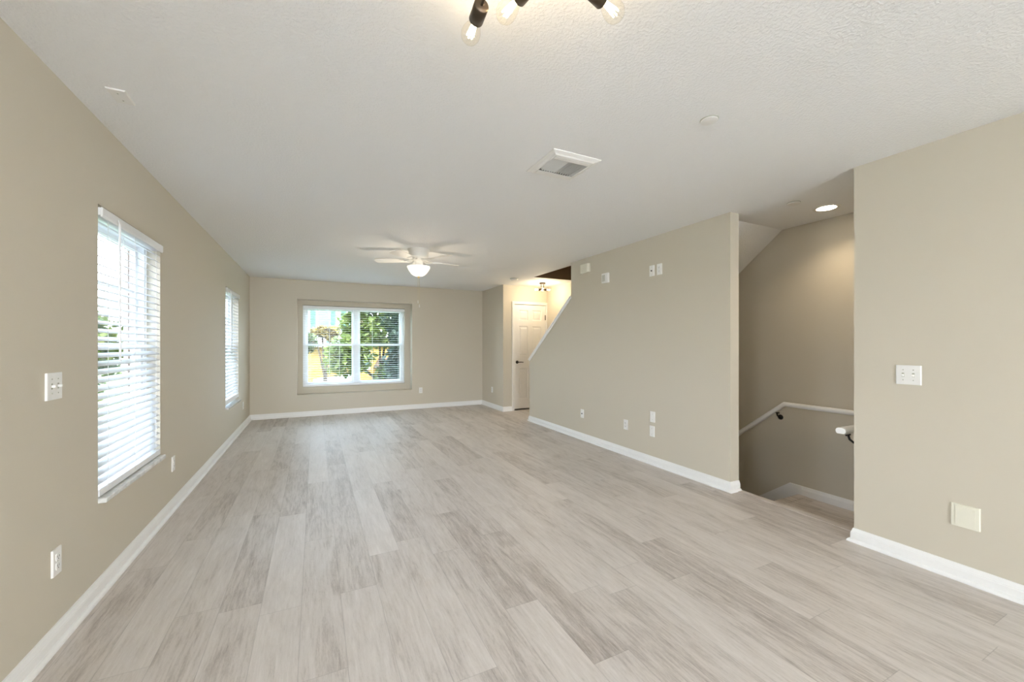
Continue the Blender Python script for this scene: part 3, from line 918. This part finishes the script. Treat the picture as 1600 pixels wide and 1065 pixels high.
# ------------------------------------------------------------------ outside
GZ = -2.9
def outdoor():
    struct('ground_paving', MB().box(-60, 60, -40, 4, GZ - .3, GZ), PAVE)
    struct('added_bounce_slab', MB().box(-7, 12, -16, YREAR - .16, -.35, -.10), BOUNCE)  # unseen white slab added to bounce light up to the ceiling
    struct('ground_lawn', MB().box(-60, 60, 4, 90, GZ - .3, GZ), LAWN)
    o2 = MB().box(-30, 60, 24.0, 27.0, GZ, GZ + .02)
    struct('ground_path', o2, ASPH)
    rnd = random.Random(5)
    def tree(name, label, cat, x, y, trunk_h, clumps, mat, n, leaf, group, trunk_r=.16):
        t = thing(name, (x, y, GZ), 0, label, cat, group)
        if trunk_h:
            m = MB()
            pts = [(0, 0, -.05)]
            for k in range(1, 6): pts.append((rnd.uniform(-.1, .1), rnd.uniform(-.1, .1), trunk_h * k / 5))
            m.tube(pts, trunk_r, 8, rs=[trunk_r * (1.25 - .15 * k) for k in range(6)])
            for c in clumps[:5]:
                m.tube([(0, 0, trunk_h * .7), (c[0] * .6, c[1] * .6, (trunk_h * .7 + c[2]) / 2 + .2), (c[0], c[1], c[2])], .05, 6, rs=[.08, .05, .02])
            m.build('trunk', BARK, t)
        f = MB(); V_, F_ = [], []
        tot = sum(c[3] ** 2 for c in clumps)
        for (cx, cy, cz, rr) in clumps:
            for _ in range(int(n * rr ** 2 / tot)):
                while True:
                    p = Vector((rnd.uniform(-1, 1), rnd.uniform(-1, 1), rnd.uniform(-1, 1)))
                    if .25 < p.length < 1: break
                p = p * rr * (0.75 + .25 * rnd.random()) + Vector((cx, cy, cz))
                q = Matrix.Rotation(rnd.uniform(0, 2 * PI), 3, 'Z') @ Matrix.Rotation(rnd.uniform(-1.2, 1.2), 3, 'X')
                s = leaf * rnd.uniform(.6, 1.4)
                b = len(V_)
                for (u, w) in ((-s * .5, 0), (0, -s * .8), (s * .5, 0), (0, s * .8)):
                    V_.append(p + q @ Vector((u, w, 0)))
                F_.append((b, b + 1, b + 2, b + 3))
        f.add(V_, F_)
        f.build('foliage', mat, t)
        return t
    # seen through the back window
    def clump(n, rx, rz, z0, r):
        return [(rnd.uniform(-rx, rx), rnd.uniform(-rx * .6, rx * .6), z0 + rnd.uniform(-rz, rz), r * rnd.uniform(.7, 1.2)) for _ in range(n)]
    tree('leafy_tree', 'light green leafy tree in the middle of the back window view', 'tree', 3.0, 21.5, 3.2, clump(16, 1.7, 2.2, 4.6, 1.0), LEAF_LIGHT, 7000, .20, 'trees outside the windows')
    tree('dark_tree', 'dark blue-green tree on the right of the back window view', 'tree', 4.15, 17.0, 3.0, clump(16, 1.3, 2.2, 4.4, .9), LEAF_DARK, 7000, .16, 'trees outside the windows')
    tree('slim_tree', 'slim dark tree with a bare trunk at the left of the back window view', 'tree', -.75, 17.5, 5.0, clump(9, .45, 2.6, 4.2, .45), LEAF_MID, 2600, .15, 'trees outside the windows', .09)
    tree('golden_shrub', 'golden shrub before the yellow house wall', 'shrub', .85, 21.5, 0, clump(6, .6, .4, .9, .55), LEAF_GOLD, 1500, .14, 'shrubs outside the back window')
    tree('dark_shrub', 'dark green shrub under the light green tree', 'shrub', 2.3, 22.5, 0, clump(7, .8, .5, 1.0, .65), LEAF_DARK, 2000, .14, 'shrubs outside the back window')
    tree('low_hedge', 'dark low hedge at the lower right of the back window view', 'hedge', 4.2, 15.6, 0, clump(10, 1.2, .35, .7, .55), LEAF_DARK, 2600, .13, 'shrubs outside the back window')
    tree('autumn_tree', 'golden leafed tree in front of the cream house', 'tree', .55, 27.0, 3.0, clump(6, .9, .25, 4.95, .38), LEAF_GOLD, 1800, .16, 'trees outside the windows')
    # seen through the left windows
    tree('pale_tree', 'pale sunlit tree outside the nearer left window', 'tree', -6.5, 8.5, 3.0, clump(16, 2.0, 1.5, 4.3, 1.1), LEAF_LIGHT, 5000, .22, 'trees outside the windows')
    tree('side_tree', 'sunlit tree outside the far left window', 'tree', -7.5, 16.5, 3.0, clump(14, 2.0, 1.8, 4.0, 1.1), LEAF_LIGHT, 4000, .22, 'trees outside the windows')
    # yellow house
    hx0, hx1, hy0, hy1, hz1 = -1.2, 6.8, 30.0, 38.0, 1.2
    t = thing('yellow_house', (2.8, 34, GZ), 0, 'yellow sided house with white gable behind the trees in the back window', 'house')
    OG = (2.8, 34, GZ)
    MB().box(hx0, hx1, hy0, hy1, GZ, hz1).build('walls', YELLOW, t, origin=OG)
    MB().prism([(hx0 - .3, hz1), (hx1 + .3, hz1), ((hx0 + hx1) / 2, hz1 + .9)], 'y', hy0 - .4, hy1 + .4).build('roof', ROOFM, t, origin=OG)
    # white porch gable at the left, bay at the right
    MB().prism([(-.3, 1.15), (2.1, 1.15), (.9, 2.45)], 'y', hy0 - .9, hy0 - .01).build('gable', OUTTRIM, t, origin=OG)
    MB().box(.65, 1.15, hy0 - .95, hy0 - .91, 1.4, 1.75).build('gable_vent', DARKWIN, t, origin=OG)
    MB().prism([(-.1, -1.25), (2.2, -1.25), (2.2, -.75), (-.1, -1.0)], 'y', hy0 - 1.6, hy0 - .01).build('porch_roof', OUTTRIM, t, origin=OG)
    for x in (.1, 2.0): MB().box(x - .08, x + .08, hy0 - 1.5, hy0 - 1.34, GZ, -1.25).build('porch_post', OUTTRIM, t, origin=OG)
    for (x0, x1, z0, z1) in ((.3, 1.0, -2.6, -1.4), (2.6, 3.4, -.4, .8), (4.9, 5.6, -.4, .8)):
        wf = MB().box(x0 - .1, x1 + .1, hy0 - .06, hy0 - .005, z0 - .1, z1 + .1).build('window', OUTTRIM, t, origin=OG)
        MB().box(x0, x1, hy0 - .08, hy0 - .061, z0, z1).build('pane', DARKWIN, wf, origin=OG)
    MB().box(3.9, 5.3, hy0 - 1.2, hy0 - .01, GZ, -.3).build('bay', YELLOW, t, origin=OG)
    MB().prism([(3.7, -.3), (5.5, -.3), (5.1, .35), (4.1, .35)], 'y', hy0 - 1.4, hy0 - .01).build('bay_roof', ROOFM, t, origin=OG)
    # cream house behind
    t = thing('cream_house', (-2, 46, GZ), 0, 'cream coloured house with green shutters far behind at the left of the back window', 'house')
    OG = (-2, 46, GZ)
    MB().box(-8, 5.0, 43, 50, GZ, 6.2).build('walls', CREAM, t, origin=OG)
    MB().prism([(-8.4, 6.2), (5.4, 6.2), (-1.5, 9.0)], 'y', 42.6, 50.4).build('roof', ROOFM, t, origin=OG)
    for x0 in (-3.5, .2, 2.9):
        wf = MB().box(x0 - .12, x0 + 1.12, 42.92, 42.995, 2.7, 4.7).build('window', OUTTRIM, t, origin=OG)
        MB().box(x0, x0 + 1.0, 42.88, 42.919, 2.8, 4.6).build('pane', DARKWIN, wf, origin=OG)
        MB().box(x0 - .6, x0 - .15, 42.90, 42.99, 2.7, 4.7).build('shutter', SHUTTER, t, origin=OG)
        MB().box(x0 + 1.15, x0 + 1.6, 42.90, 42.99, 2.7, 4.7).build('shutter', SHUTTER, t, origin=OG)
outdoor()
